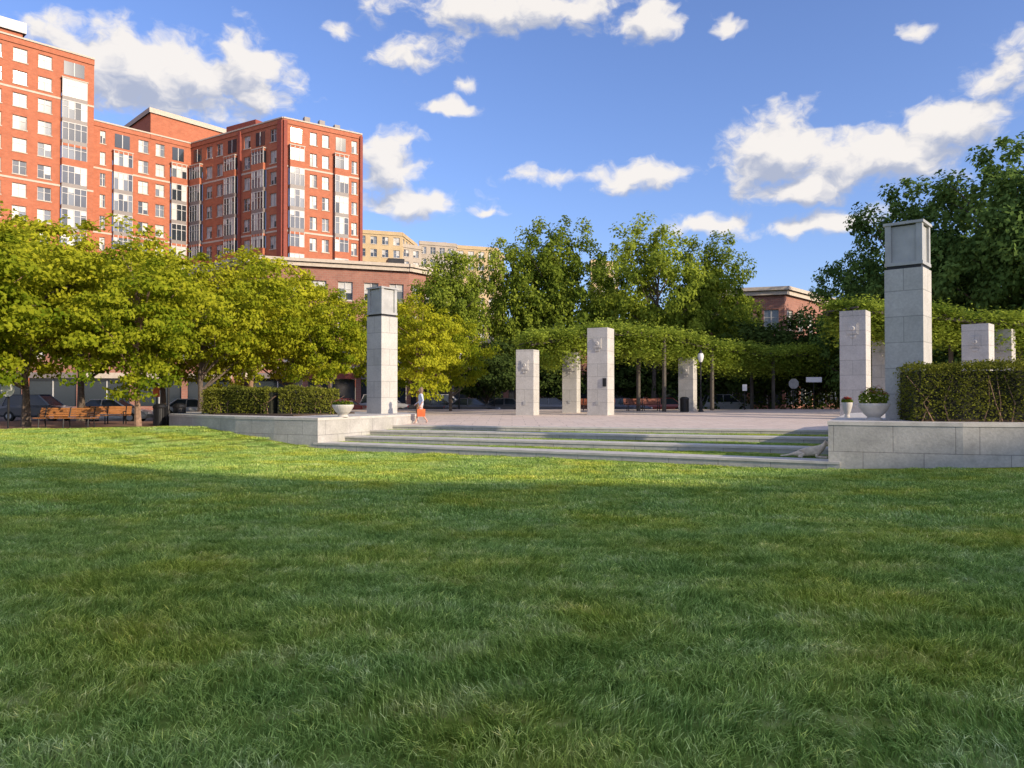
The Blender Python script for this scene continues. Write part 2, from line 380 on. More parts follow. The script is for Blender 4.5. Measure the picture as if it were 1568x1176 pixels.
for k in range(3):
    for s in np.arange(0.02,1.0,0.032):
        f=Lk(k).lerp(Rk(k),s); b=Lk(k+1).lerp(Rk(k+1),s); dep=(b-f).length
        for t in np.arange(1.25,dep-0.3,0.55):
            q=f+(b-f)*(t/dep); extra.append((q.x,q.y,tz[k]-0.03))
scatter('grass_near',grid(1.2,10.5,0.5),patchN,5)
scatter('grass_far',grid(10.4,33,1.0),patchF,6)
scatter('grass_terrace',np.array(extra),patchN,7,.4,.7)

# ------------------------------------------------------------------ plaza, terraces, walls
def tup(v): return (v.x,v.y)
st_e=empty('terrace_steps')
for k in range(3):
    l0,r0=Lk(k)-U*0.2,Rk(k); l1,r1=Lk(k+1)-U*0.2,Rk(k+1)
    vl=V_*0.95
    mb=MB(); mb.prism([tup(l0),tup(r0),tup(r0+vl),tup(l0+vl)],-1.0,tz[k]-0.07,'concrete'); 
    o=-V_*0.03
    mb.prism([tup(l0+o),tup(r0+o),tup(r0+vl),tup(l0+vl)],tz[k]-0.07,tz[k],'coping')
    mb.build('riser_%d'%(k+1),st_e)
    mb=MB(); mb.prism([tup(l0+vl),tup(r0+vl),tup(r1+V_*0.1),tup(l1+V_*0.1)],-1.0,tz[k]-0.03,'soil',top='grass'); mb.build('grass_tread_%d'%(k+1),st_e)
mb=MB(); l0,r0=Lk(3)-U*0.2,Rk(3); vl=V_*0.6; o=-V_*0.03
mb.prism([tup(l0),tup(r0),tup(r0+vl),tup(l0+vl)],-1.0,0.14,'concrete'); mb.prism([tup(l0+o),tup(r0+o),tup(r0+vl),tup(l0+vl)],0.14,0.212,'coping')
mb.build('riser_4',st_e)
mb=MB(); a=l0+vl; b=r0+vl
mb.prism([tup(a),tup(b),(36,30),(36,60),(-14,60),(-14,39)],-0.9,0,'concrete',top='paving',zt=[0.208,0.208,0.23,0.42,0.42,0.3])
mb.build('plaza_pavement')

def planter(name,poly,ztop):
    e=empty(name); mb=MB(); mb.prism(poly,-1.0,ztop-0.1,'concrete'); mb.build('retaining_wall',e)
    def off(d):
        out=[]; n=len(poly); Aa=sum(poly[i][0]*poly[(i+1)%n][1]-poly[(i+1)%n][0]*poly[i][1] for i in range(n)); sg=1 if Aa>0 else -1
        for i in range(n):
            p=Vector(poly[i]); a=(p-Vector(poly[i-1])).normalized(); b=(Vector(poly[(i+1)%n])-p).normalized()
            na=Vector((a.y,-a.x))*sg; nb=Vector((b.y,-b.x))*sg; m=(na+nb); m=m/ max(0.3,m.dot(na))
            out.append((p.x+m.x*d,p.y+m.y*d))
        return out
    mb=MB(); mb.prism(off(0.02),ztop-0.1,ztop,'coping'); mb.build('coping',e)
    return e
lp=[tup(A),tup(A+V_*7.0),(-5.4,38.4),(-12,42),(-17.5,39.5),(-16.2,35.5),(-13.6,33),(-11.6,31.5),(-9.6,30.35)]
planter('planter_wall',lp,0.68)
mb=MB(); mb.prism([(-13.6,34.2),(-9.2,31.6),(-7.6,36.3),(-8.5,38.6),(-12,40.6),(-15.5,38.5)],0.6,0.74,'soil'); mb.build('mulch_bed')
rp=[tup(B),(12.0,20.0),(15,19.4),(20,19.2),(27,20.3),(34,23.5),(34,33),(17,33.5),tup(B+V_*10.5)]
planter('planter_wall',rp,0.84)
mb=MB(); mb.prism([(11.6,21.2),(15,20.4),(20,20.2),(26,21.4),(32,25),(30,29),(16,29)],0.78,0.9,'soil'); mb.build('mulch_bed')
mb=MB(); mb.prism([(-70,32.6),(-17.2,32.6),(-13.8,33.3),(-17.6,39.7),(-13,43),(-13,60),(-16,60),(-20,42),(-70,42)],-0.9,0.1,'coping',top='brickpave'); mb.build('brick_sidewalk')
mb=MB(); mb.prism([(-90,76),(60,76),(60,110),(-90,110)],-0.5,-0.02,'coping',top='brickpave'); mb.build('far_sidewalk')
mb=MB()
for i in range(-30,20): mb.box((i*3,68,-0.146),(1.6,0.12,0.004),0,'paint')
mb.build('road_marking')

# pillars
def pillar(x,y,w,z0,z1,bear,cap=False,relief=True,plaque=False):
    rz=math.radians(180-bear)
    e=empty('stone_pillar',(x,y,z0),rz); h=z1-z0
    zc=h-1.45 if cap else h
    mb=MB(); mb.box((0,0,zc/2-0.1),(w,w,zc+0.2),0,'pillar'); o=mb.build('shaft',e)
    bv=o.modifiers.new('b','BEVEL'); bv.width=0.015
    if cap:
        mb=MB(); mb.box((0,0,zc+0.06),(w*0.9,w*0.9,0.12),0,'dark'); mb.build('shadow_gap',e)
        mb=MB(); t=zc+0.10; c=w*0.47
        for sx in(-1,1):
            for sy in(-1,1): mb.box((sx*c*0.86,sy*c*0.86,t+0.62),(w*0.16,w*0.16,1.24),0,'cap')
        mb.box((0,0,t+0.6),(w*0.84,w*0.84,1.2),0,'cap')
        mb.box((0,0,t+0.05),(w*1.0,w*1.0,0.1),0,'cap'); mb.box((0,0,t+1.28),(w*1.05,w*1.05,0.08),0,'cap')
        mb.build('metal_cap',e)
    elif relief:
        mb=MB(); zz=h-0.95; y_=-w/2-0.02
        mb.box((0,y_,zz),(w*0.42,0.05,0.62),0,'pillar')
        mb.box((0,y_-0.03,zz),(w*0.32,0.04,0.48),0,'pillar')
        mb.tube([(0,y_-0.05,zz),(0,y_-0.09,zz)],[w*0.11,w*0.07],12,'pillar')
        mb.box((0,y_,zz-0.42),(w*0.2,0.05,0.12),0,'pillar')
        mb.build('carved_relief',e)
        mb=MB(); mb.box((0,y_,0.75),(w*0.16,0.03,0.2),0,'cap'); mb.build('plaque',e)
    if plaque:
        mb=MB(); mb.box((w*0.36,-w/2-0.03,2.0),(0.22,0.05,0.5),0,'dark'); mb.build('bronze_tablet',e)
    return e
pillar(-6.33,36.6,1.04,0.67,6.82,218,cap=True)
pillar(12.15,23.0,1.06,0.83,6.85,221,cap=True)
pillar(W(808,46),46,1.12,0.33,Z(536,46),200)
pillar(W(920,46),46,1.28,0.33,Z(503,46),206,plaque=True)
pillar(W(875,51),51,1.0,0.35,Z(540,51),200)
pillar(W(1053,56),56,1.1,0.37,Z(548,56),208)
pillar(W(1310,40),40,1.28,0.28,Z(477,40),216)
pillar(W(1352,47),47,1.05,0.3,Z(522,47),216)
pillar(W(1498,40),40,1.25,0.28,Z(497,40),224)
pillar(W(1536,45),45,1.1,0.28,Z(505,45),224)

# ------------------------------------------------------------------ foliage masses
def leaf_obj(name,C,ls,mat,seed=0,parent=None,up=0.3,out=None):
    rng=np.random.default_rng(seed); V=leaf_quads(rng,C,ls,up,out)
    n=len(C); t=0.5+0.35*np.sin(C[:,0]*1.7+C[:,2]*2)*np.sin(C[:,1]*1.3+C[:,0]*0.6)+rng.uniform(-.3,.3,n)
    me=quads_mesh(name,V,n,np.zeros(n,dtype=np.int32),[M[mat]],np.clip(t,0,1))
    o=bpy.data.objects.new(name,me); col.objects.link(o)
    if parent: o.parent=parent
    return o
def hedge(name,path,w,z0,z1,n,ls,seed):
    e=empty(name); rng=np.random.default_rng(seed); mb=MB(); C=[]
    L=[(Vector(b)-Vector(a)).length for a,b in zip(path,path[1:])]; T=sum(L)
    for (a,b,l) in zip(path,path[1:],L):
        a=Vector(a); b=Vector(b); d=(b-a).normalized(); nn=Vector((-d.y,d.x))
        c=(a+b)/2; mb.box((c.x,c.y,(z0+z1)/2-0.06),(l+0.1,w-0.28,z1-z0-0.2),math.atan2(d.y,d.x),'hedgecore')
        m=int(n*l/T)
        for _ in range(m):
            s=rng.uniform(0,l); q=rng.choice(3,p=[0.42,0.18,0.4])
            if q==0: o=-w/2+rng.normal()*0.06; z=z0+(z1-z0)*rng.uniform(0,1)**0.75
            elif q==1: o=w/2+rng.normal()*0.06; z=rng.uniform(z0,z1)
            else: o=rng.uniform(-w/2,w/2); z=z1+rng.normal()*0.05
            p=a+d*s+nn*o; bump=0.06*math.sin(p.x*2.3+z*3)+0.05*math.sin(p.x*5.1+p.y*3)
            C.append((p.x-nn.x*bump,p.y-nn.y*bump,z+(bump if q==2 else 0)))
        for _ in range(int(l*3)):
            s=rng.uniform(0,l); p=a+d*s-nn*(w/2-0.08)
            mb.tube([(p.x,p.y,z0-0.05),(p.x+rng.normal()*.15,p.y,z0+0.5),(p.x+rng.normal()*.3,p.y,z1-.3)],[0.02,0.015,0.008],4,'barkpale',cap=False)
    for p,dd in ((path[0],-1),(path[-1],1)):
        for _ in range(int(n*0.06)):
            k=rng.normal(size=3)*0.05
            d=(Vector(path[1])-Vector(path[0])).normalized() if dd<0 else (Vector(path[-1])-Vector(path[-2])).normalized()
            nn=Vector((-d.y,d.x)); q=Vector(p)+d*dd*0.06+nn*rng.uniform(-w/2,w/2); C.append((q.x+k[0],q.y+k[1],rng.uniform(z0,z1)))
    mb.build('hedge_branches',e); leaf_obj('hedge_leaves',np.array(C),ls,'leafH',seed,e)
hedge('clipped_hedge',[(-14.0,35.4),(-10.6,34.2),(-8.2,34.9)],1.6,0.7,1.84,13000,0.10,3)
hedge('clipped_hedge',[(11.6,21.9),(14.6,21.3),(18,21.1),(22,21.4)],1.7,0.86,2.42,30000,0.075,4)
hedge('clipped_hedge',[(22,47),(34,49)],1.2,0.2,1.0,4000,0.11,5)

def vines(name,path,w,th,seed,posts=(0,)):
    e=empty(name); rng=np.random.default_rng(seed); mb=MB(); C=[]
    for i,(a,b) in enumerate(zip(path,path[1:])):
        a=Vector(a); b=Vector(b); d=(b-a); l=d.length; dn=Vector((d.x,d.y,0)).normalized(); nn=Vector((-dn.y,dn.x,0))
        for s in(-1,1): mb.tube([a+nn*s*w*0.36+Vector((0,0,-.15)),b+nn*s*w*0.36+Vector((0,0,-.15))],[0.1,0.1],6,'beam')
        k=0.0
        while k<l:
            p=a+d*(k/l); mb.tube([p-nn*w*0.5,p+nn*w*0.5],[0.06,0.06],4,'beam'); k+=1.2
        for _ in range(int(l*46)):
            s=rng.uniform(0,1); o=rng.uniform(-1,1); c=a+d*s+nn*o*w*0.55; m=50
            hang=rng.uniform(0,1)<0.45
            off=rng.normal(size=(m,3))*np.array([0.38,0.38,0.16*th if not hang else 0.38])
            if hang: c=c-Vector((0,0,rng.uniform(0.1,1.0)*th))
            else: c=c+Vector((0,0,.15+rng.normal()*.12+.12*math.sin(c.x*1.1)))
            C.append(np.array(c)+off)
        if i in posts:
            for s in (-1,1):
                q=a+nn*s*w*0.36; mb.tube([(q.x,q.y,0.1),(q.x,q.y,a.z-.15)],[0.15,0.14],8,'beam')
    mb.build('pergola_frame',e); leaf_obj('wisteria_leaves',np.concatenate(C),0.22,'leafV',seed,e,up=1.0)
vines('vine_pergola',[(0.9,50,5.0),(6,51.5,5.85),(10,54,5.8),(14.5,58,5.2),(21,63,4.9),(28,67,5.3)],3.2,1.5,6,(1,2,3,4))
vines('vine_pergola',[(19.0,43.5,6.5),(22.5,44.5,6.4),(27.5,45.5,6.0),(33,47,5.9),(38,50,5.9)],3.0,1.3,8,(2,3))

# ------------------------------------------------------------------ trees
zk=[tree_mesh('zelkova_mesh_%d'%i,20+i,9.5,4.6,2.3,190,110,0.23,0.85,0.17,'leafY','barkpale' if i==0 else 'bark',0.42,0.42,0.3,0.4) for i in range(3)]
pl=[tree_mesh('maple_mesh_%d'%i,40+i,18,6.0,3.6,270,90,0.38,1.1,0.30,'leafG','bark',0.8,0.42,0.0,0.45) for i in range(3)]
dk=[tree_mesh('oak_mesh_%d'%i,60+i,18,6.0,2.6,290,85,0.38,1.1,0.32,'leafD','bark',0.75,0.42,0.0,0.45) for i in range(2)]
sh_=[tree_mesh('understorey_mesh',81,9,5.0,1.6,170,70,0.4,1.1,0.2,'leafS','bark',0.75,0.5,0.0,0.4)]
def plant(name,me,px,d,top,Hn,rs=1.0,z0=0.0,rot=None):
    s=(Z(top,d)-z0)/Hn; o=bpy.data.objects.new(name,me); o.location=(W(px,d),d,z0)
    o.scale=(s*rs,s*rs,s); o.rotation_euler=(0,0,random.uniform(0,6.28) if rot is None else rot); col.objects.link(o); return o
for i,(px,d,t,rs) in enumerate([(-70,31,325,1.1),(40,35,325,1.0),(125,43,325,1.0),(212,34.5,372,0.95),(250,45,385,1.0),(308,41,378,1.0),(385,45,380,0.95),(445,50,405,.95),(505,46,440,0.85),(640,49,452,0.85),(690,55,478,.8),(-20,45,315,1.1),(590,58,445,.8)]):
    plant('zelkova_tree',zk[i%3],px,d,t,9.6,rs,0.0 if d<33 else 0.05)
for i,(px,d,t,rs) in enumerate([(690,70,368,.75),(790,73,358,.70),(855,72,330,.8),(925,80,395,.6),(1000,71,336,.82),(1085,74,355,.72),(1130,80,440,.9)]):
    plant('maple_tree',pl[i%3],px,d,t,18.4,rs,-0.1)
for i,(px,d,t,rs) in enumerate([(745,64,520,1.1),(1180,70,492,1.1),(1250,72,480,1.1),(840,70,530,1.2),(960,74,530,1.2),(1070,78,520,1.3),(1330,74,480,1.2)]):
    plant('understorey_tree',sh_[0],px,d,t,9.2,rs,-0.1)
for i,(px,d,t,rs) in enumerate([(1320,64,365,.8),(1400,60,270,.85),(1465,66,320,.9),(1550,54,205,.9),(1640,50,190,.9),(1590,70,260,.9),(1480,58,440,1.1)]):
    plant('oak_tree',dk[i%2],px,d,t,18.4,rs,-0.1)
rng=np.random.default_rng(77); C=[]
for k in range(300):
    x=rng.uniform(-10,75); y=rng.uniform(88,100); z=rng.uniform(0.5,7.5)
    C.append(np.array([x,y,z])+rng.normal(size=(60,3))*np.array([1.3,1.0,0.9]))
leaf_obj('distant_trees',np.concatenate(C),0.7,'leafS',7)
C=[]
for k in range(60):
    x=rng.uniform(14,42); y=rng.uniform(68,73); C.append(np.array([x,y,rng.uniform(0.4,3.2)])+rng.normal(size=(80,3))*np.array([.9,.7,.6]))
leaf_obj('shrubs',np.concatenate(C),0.35,'leafS',8)

# ------------------------------------------------------------------ buildings
rB=random.Random(11)
def facade(mb,p0,p1,z0,z1,nst,pattern,wall,band=None,glassw=None):
    p0=Vector(p0); p1=Vector(p1); d=(p1-p0); L=d.length; d.normalize(); nn=Vector((d.y,-d.x))
    def P(s,z,o=0.0): return (p0.x+d.x*s+nn.x*o,p0.y+d.y*s+nn.y*o,z)
    def R(s0,s1,a,b,mat,o=0.0): mb.face([P(s0,a,o),P(s1,a,o),P(s1,b,o),P(s0,b,o)],mat)
    def BX(s0,s1,a,b,o0,o1,mat):
        R(s0,s1,a,b,mat,o1)
        mb.face([P(s0,a,o0),P(s0,a,o1),P(s0,b,o1),P(s0,b,o0)],mat); mb.face([P(s1,a,o1),P(s1,a,o0),P(s1,b,o0),P(s1,b,o1)],mat)
        mb.face([P(s0,b,o1),P(s1,b,o1),P(s1,b,o0),P(s0,b,o0)],mat); mb.face([P(s0,a,o0),P(s1,a,o0),P(s1,a,o1),P(s0,a,o1)],mat)
    tot=sum(w for _,w in pattern); sh=(z1-z0)/nst
    def gm(wt=None): 
        return rB.choices(['glass','glass2','blind'],wt or glassw or [3,3,5])[0]
    s=0.0
    for typ,w in pattern:
        w=w*L/tot; s0,s1=s,s+w; s+=w
        for k in range(nst):
            a=z0+k*sh; b=a+sh
            if typ=='.': R(s0,s1,a,b,wall); continue
            if typ=='|': continue
            if typ in('w','W','n'):
                m={'w':0.22,'W':0.1,'n':0.3}[typ]*w; e0,e1=s0+m,s1-m; c,t=a+sh*0.24,b-sh*0.16
                R(s0,e0,a,b,wall); R(e1,s1,a,b,wall); R(e0,e1,a,c,wall); R(e0,e1,t,b,wall)
                dp=-0.22
                mb.face([P(e0,c),P(e0,c,dp),P(e0,t,dp),P(e0,t)],wall); mb.face([P(e1,c,dp),P(e1,c),P(e1,t),P(e1,t,dp)],wall)
                mb.face([P(e0,c),P(e1,c),P(e1,c,dp),P(e0,c,dp)],'stone'); mb.face([P(e0,t,dp),P(e1,t,dp),P(e1,t),P(e0,t)],wall)
                fr=0.07; npn=3 if typ=='W' else 2; ww=(e1-e0)/npn
                for j in range(npn):
                    q0,q1=e0+j*ww,e0+(j+1)*ww; g_=gm(); R(q0,q1,c,t,g_,dp)
                    if g_!='blind' and rB.random()<.5: R(q0+fr,q1-fr,c+(t-c)*rB.uniform(.3,.7),t-fr,'blind',dp+0.02)
                    BX(q0+0.003,q0+fr,c,t,dp,dp+0.08,'white'); BX(q1-fr,q1-0.003,c,t,dp,dp+0.081,'white')
                BX(e0+fr,e1-fr,t-fr,t,dp,dp+0.078,'white'); BX(e0+fr,e1-fr,c,c+fr,dp,dp+0.078,'white')
                BX(e0+fr,e1-fr,(c+t)/2+0.2,(c+t)/2+0.26,dp,dp+0.07,'white')
                BX(e0-0.1,e1+0.1,c-0.14,c,0.0,0.09,'stone'); BX(e0-0.05,e1+0.05,t,t+0.16,0.0,0.03,wall)
            if typ in('B','b'):
                pr=0.6; e0,e1=s0+w*0.12,s1-w*0.12
                R(s0,e0,a,b,wall); R(e1,s1,a,b,wall)
                if k==nst-1:
                    R(e0,e1,a,b,wall); BX(e0-.1,e1+.1,a,a+.15,0.0,pr+.08,'stone'); BX(e0+.3,e1-.3,a+.7,b-.5,0,.05,'glass'); BX((e0+e1)/2-.06,(e0+e1)/2+.06,a+.7,b-.5,.05,.1,'white'); continue
                if k==0: R(e0,e1,a,b,wall)
                full=(k%4!=3)
                sp=a+sh*(0.18 if full else .32)
                BX(e0,e1,a,sp,0,pr,'grey' if full else wall)
                if not full: BX(e0+.002,e1-.002,b-.35,b,0,pr+.003,wall)
                npn=4 if w>3.4 else 3; ww=(e1-e0)/npn
                BX(e0+.04,e1-.04,sp,b,0,pr-.08,'glass')
                for j in range(npn):
                    q0,q1=e0+j*ww,e0+(j+1)*ww; g_=gm([6,4,2]); R(q0+.05,q1-.05,sp,b-.05,g_,pr-.06)
                    if g_!='blind' and rB.random()<.4: R(q0+.09,q1-.09,sp+(b-sp)*rB.uniform(.45,.75),b-.1,'blind',pr-.04)
                for j in range(npn+1):
                    q=e0+j*ww; hw=.08 if j in(0,npn) else .05; q0=max(e0,q-hw); q1=min(e1,q+hw); BX(q0,q1,sp,b,pr-.1,pr+.004,'white')
                BX(e0+.09,e1-.09,b-.12,b-.003,pr-.1,pr+.002,'white'); BX(e0+.09,e1-.09,sp+(b-sp)*.62,sp+(b-sp)*.62+.08,pr-.1,pr-.003,'white')
            if typ=='G':
                R(s0,s0+.3,a,b,wall); R(s1-.3,s1,a,b,wall); R(s0+.3,s1-.3,b-sh*.25,b,wall); R(s0+.3,s1-.3,a,a+.4,wall)
                R(s0+.3,s1-.3,a+.4,b-sh*.25,'glass',-.2); BX((s0+s1)/2-.05,(s0+s1)/2+.05,a+.4,b-sh*.25,-.2,-.1,'white')
                BX(s0+.25,s1-.25,b-sh*.25,b-sh*.12,0.0,.5,rB.choice(['green','brickdark','stone','grey']))
        if typ=='|': BX(s0,s1,z0,z1+0.4,-.1,.35,'brickdark')
    if band:
        for zb in band: BX(0.0,L,zb,zb+0.28,0.0,0.06,'stone')
def roofpoly(mb,poly,z,mat='roof'):
    A_=sum(poly[i][0]*poly[(i+1)%len(poly)][1]-poly[(i+1)%len(poly)][0]*poly[i][1] for i in range(len(poly)))
    if A_<0: poly=poly[::-1]
    mb.face([(p[0],p[1],z) for p in poly],mat)
def cornice(mb,p0,p1,z,h,o,mat,ext=0.0):
    p0=Vector(p0); p1=Vector(p1); d=(p1-p0).normalized(); nn=Vector((d.y,-d.x)); a=p0-d*ext; b=p1+d*ext
    mb.prism([tup(a+nn*o),tup(b+nn*o),tup(b-nn*0.35),tup(a-nn*0.35)],z,z+h,mat)

ap=empty('brick_apartment_building'); zr=43.4
D0=(-35.2,115); D1=(-24.6,122.6); CI=(-54.5,127.0); B0=(-65.4,115.6); A1=(-63.9,114.2); A0=(-99,79)
ns=13; bz=[zr*11/13,zr*8/13,zr*5/13]
mb=MB(); facade(mb,D0,D1,0,zr,ns,[('|',.6),('B',3.3),('.',.3),('w',2.2),('w',2.2),('B',3.3),('w',1.9),('|',.5)],'brick',bz)
cornice(mb,D0,D1,zr,0.7,0.12,'brick'); cornice(mb,D0,D1,zr+.7,0.22,0.22,'stone'); mb.build('east_facade',ap)
mb=MB(); facade(mb,CI,D0,0,zr,ns,[('B',3.4),('w',2.6),('w',2.6),('B',3.4),('|',.5),('w',2.6),('B',3.4),('w',2.4),('|',.9)],'brick',bz)
cornice(mb,CI,D0,zr,0.7,0.12,'brick'); cornice(mb,CI,D0,zr+.7,0.22,0.22,'stone'); mb.build('courtyard_facade',ap)
mb=MB(); facade(mb,B0,CI,0,zr,ns,[('.',.9),('n',1.8),('B',3.4),('w',2.5),('w',2.3),('B',3.0),('.',.5)],'brick',bz)
cornice(mb,B0,CI,zr,0.7,0.12,'brick'); cornice(mb,B0,CI,zr+.7,0.22,0.22,'stone'); mb.build('recessed_facade',ap)
za=51.9; ns2=16
pat=[]
for i in range(3): pat+= [('w',2.5),('B',3.6),('w',2.5),('|',.45)]
pat+= [('w',2.4),('w',2.4),('w',2.4),('B',3.4),('.',.4)]
mb=MB(); facade(mb,A0,A1,0,za,ns2,pat,'brick',[za*14/16,za*10/16,za*6/16]); cornice(mb,A0,A1,za,0.8,0.15,'brick'); cornice(mb,A0,A1,za+.8,0.25,0.28,'stone')
mb.face([(A1[0],A1[1],0),(A1[0]-10,A1[1]+10,0),(A1[0]-10,A1[1]+10,za+.8),(A1[0],A1[1],za+.8)],'brick'); mb.build('tower_facade',ap)
mb=MB()
roofpoly(mb,[D0,D1,(-36,139),(-70,139),(-75,126),B0,CI],zr+0.3)
mb.prism([D1,(-36,139),(-37,138),(-25.8,122.8)],0,zr+.6,'brick')
roofpoly(mb,[A0,A1,(-75,126),(-112,92)],za+.4)
mb.prism([(-59,122),(-49,134),(-58,141),(-68,131)],zr,zr+4.2,'brick'); mb.prism([(-59,121.6),(-48.6,134),(-58,141.4),(-68.4,131)],zr+4.2,zr+5.0,'stone')
mb.prism([(-88,97),(-73.2,111.6),(-80,118),(-95,104)],za,za+3.6,'brick'); mb.prism([(-88,96.4),(-72.6,111.6),(-80,118.6),(-95.6,104)],za+3.6,za+5.2,'white')
mb.prism([(-47,123),(-41,119.5),(-38,124),(-44,128)],zr,zr+2.2,'brickdark')
for x,y in((-33,118),(-31,119.5),(-29,121.5)): mb.box((x,y+2,zr+1.5),(.9,.9,2.2),.6,'grey')
mb.build('roof',ap)

lb=empty('low_brick_building'); mb=MB(); P0,P1,P2=(-27.6,79),(-11.6,84.5),(-9.0,88)
zt=15.4
for a,b,pt in ((P0,P1,[('w',2.4)]*6),(P1,P2,[('w',2.0)]*2),((-40,90),P0,[('w',2.4)]*6)):
    facade(mb,a,b,4.4,zt-.9,3,pt,'brownbrick',[4.4]); facade(mb,a,b,zt-.9,zt,1,[('.',1)],'brownbrick'); facade(mb,a,b,0,4.4,1,[('G',4)]*max(1,len(pt)//2),'brownbrick')
    cornice(mb,a,b,zt,0.45,0.45,'stone',.3); cornice(mb,a,b,zt+.45,0.35,0.7,'stone',.5)
roofpoly(mb,[P0,P1,P2,(-12,110),(-36,110),(-40,90)],zt+0.7); mb.build('walls',lb)
mb=MB(); mb.box((-14.5,93,zt+1.8),(2,2,2.2),.3,'dark'); mb.box((-17.5,92,zt+1.4),(1.4,1.4,1.6),.3,'grey'); mb.build('roof_units',lb)

rb=empty('brick_corner_building'); mb=MB(); zt=12.9; Q0,Q1,Q2=(20,88.5),(30.9,85),(48,104)
facade(mb,Q0,Q1,4.2,zt-1,2,[('w',2.6)]*4,'brownbrick'); facade(mb,Q0,Q1,zt-1,zt,1,[('.',1)],'brownbrick'); facade(mb,Q0,Q1,0,4.2,1,[('G',4)]*3,'brownbrick')
facade(mb,Q1,Q2,4.2,zt-1,2,[('w',3)]*8,'brownbrick'); facade(mb,Q1,Q2,zt-1,zt,1,[('.',1)],'brownbrick'); facade(mb,Q1,Q2,0,4.2,1,[('G',4)]*6,'brownbrick')
for a,b in((Q0,Q1),(Q1,Q2)): cornice(mb,a,b,zt,0.5,0.4,'stone',.3); cornice(mb,a,b,zt+.5,0.4,0.7,'stone',.5)
roofpoly(mb,[Q0,Q1,Q2,(36,118),(22,112)],zt+.8); mb.build('walls',rb)

tb=empty('tan_apartment_building'); mb=MB()
def tanblk(x0,x1,y,dep,z,nb,wall,ns):
    facade(mb,(x0,y),(x1,y+4),0,z,ns,[('w',3)]*nb,wall,None,[6,3,1]); facade(mb,(x1,y+4),(x1+2,y+dep),0,z,ns,[('w',3)]*5,wall,None,[6,3,1])
    cornice(mb,(x0,y),(x1,y+4),z,1.0,0.2,wall); cornice(mb,(x1,y+4),(x1+2,y+dep),z,1.0,0.21,wall); roofpoly(mb,[(x0,y),(x1,y+4),(x1+2,y+dep),(x0,y+dep)],z+.6)
d=200
tanblk(W(545,d),W(612,d),d,20,Z(356,d),4,'tan',13)
tanblk(W(612.5,d+3),W(640,d+3),d+5,18,Z(372,d),2,'tandark',13)
tanblk(W(640,d+8),W(695,d+8),d+10,18,Z(362,d),4,'tandark',13)
tanblk(W(696,d+14),W(760,d+14),d+16,18,Z(362,d),4,'tan',13)
mb.prism([(W(585,d),d+6),(W(600,d),d+6),(W(600,d),d+12),(W(585,d),d+12)],Z(356,d),Z(348,d),'tan')
mb.prism([(W(660,d),d+14),(W(676,d),d+14),(W(676,d),d+20),(W(660,d),d+20)],Z(362,d),Z(354,d),'tandark')
mb.build('walls',tb)
tb=empty('tan_office_building'); mb=MB(); tanblk(W(905,220),W(950,220),220,20,Z(402,220),3,'tan',12); mb.build('walls',tb)

sb=empty('shop_row_building'); mb=MB()
facade(mb,(-95,62),(-29,78.5),4.3,8.2,1,[('w',2.6)]*20,'brownbrick'); facade(mb,(-95,62),(-29,78.5),0,4.3,1,[('G',4.2)]*14,'brownbrick')
cornice(mb,(-95,62),(-29,78.5),8.2,.6,.4,'stone'); roofpoly(mb,[(-95,62),(-29,78.5),(-34,96),(-100,80)],8.6); mb.build('walls',sb)
sb=empty('shop_row_building'); mb=MB()
facade(mb,(-9,88),(20,89),0,4.4,1,[('G',4.2)]*7,'brownbrick'); facade(mb,(-9,88),(20,89),4.4,7.6,1,[('w',2.6)]*10,'brownbrick')
cornice(mb,(-9,88),(20,89),7.6,.5,.4,'stone'); roofpoly(mb,[(-9,88),(20,89),(20,100),(-9,100)],8.0); mb.build('walls',sb)

# office building south-east of the lawn; its roofline throws the long shadow over the grass
SB,SE=math.radians(125),math.radians(20)
sd=Vector((math.sin(SB),math.cos(SB))); DD=95.0; HB=-0.45+DD*math.tan(SE)
G=[(-45,30),(-15.5,21.6),(-5.2,17.5),(4.6,16.9),(6.3,18.9),(9.2,20.8),(20,23),(45,27)]
O=[tup(Vector(g_)+sd*DD) for g_ in G]
ob=empty('office_building'); mb=MB()
for a,b in zip(O[1:],O): 
    L_=(Vector(a)-Vector(b)).length; facade(mb,a,b,0,HB,10,[('W',L_/max(1,round(L_/3.5)))]*max(1,round(L_/3.5)),'tandark')
back=[tup(Vector(O[-1])+sd*25),tup(Vector(O[0])+sd*25)]
facade(mb,O[0],back[1],0,HB,10,[('W',3.5)]*7,'tandark'); facade(mb,back[1],back[0],0,HB,10,[('.',1)],'tandark'); facade(mb,back[0],O[-1],0,HB,10,[('W',3.5)]*7,'tandark')
for a,b in zip(O,O[1:]):
    a2=Vector(a)+sd*25; b2=Vector(b)+sd*25; mb.face([(a[0],a[1],HB),(b[0],b[1],HB),(b2.x,b2.y,HB),(a2.x,a2.y,HB)],'roof')
mb.build('walls',ob)

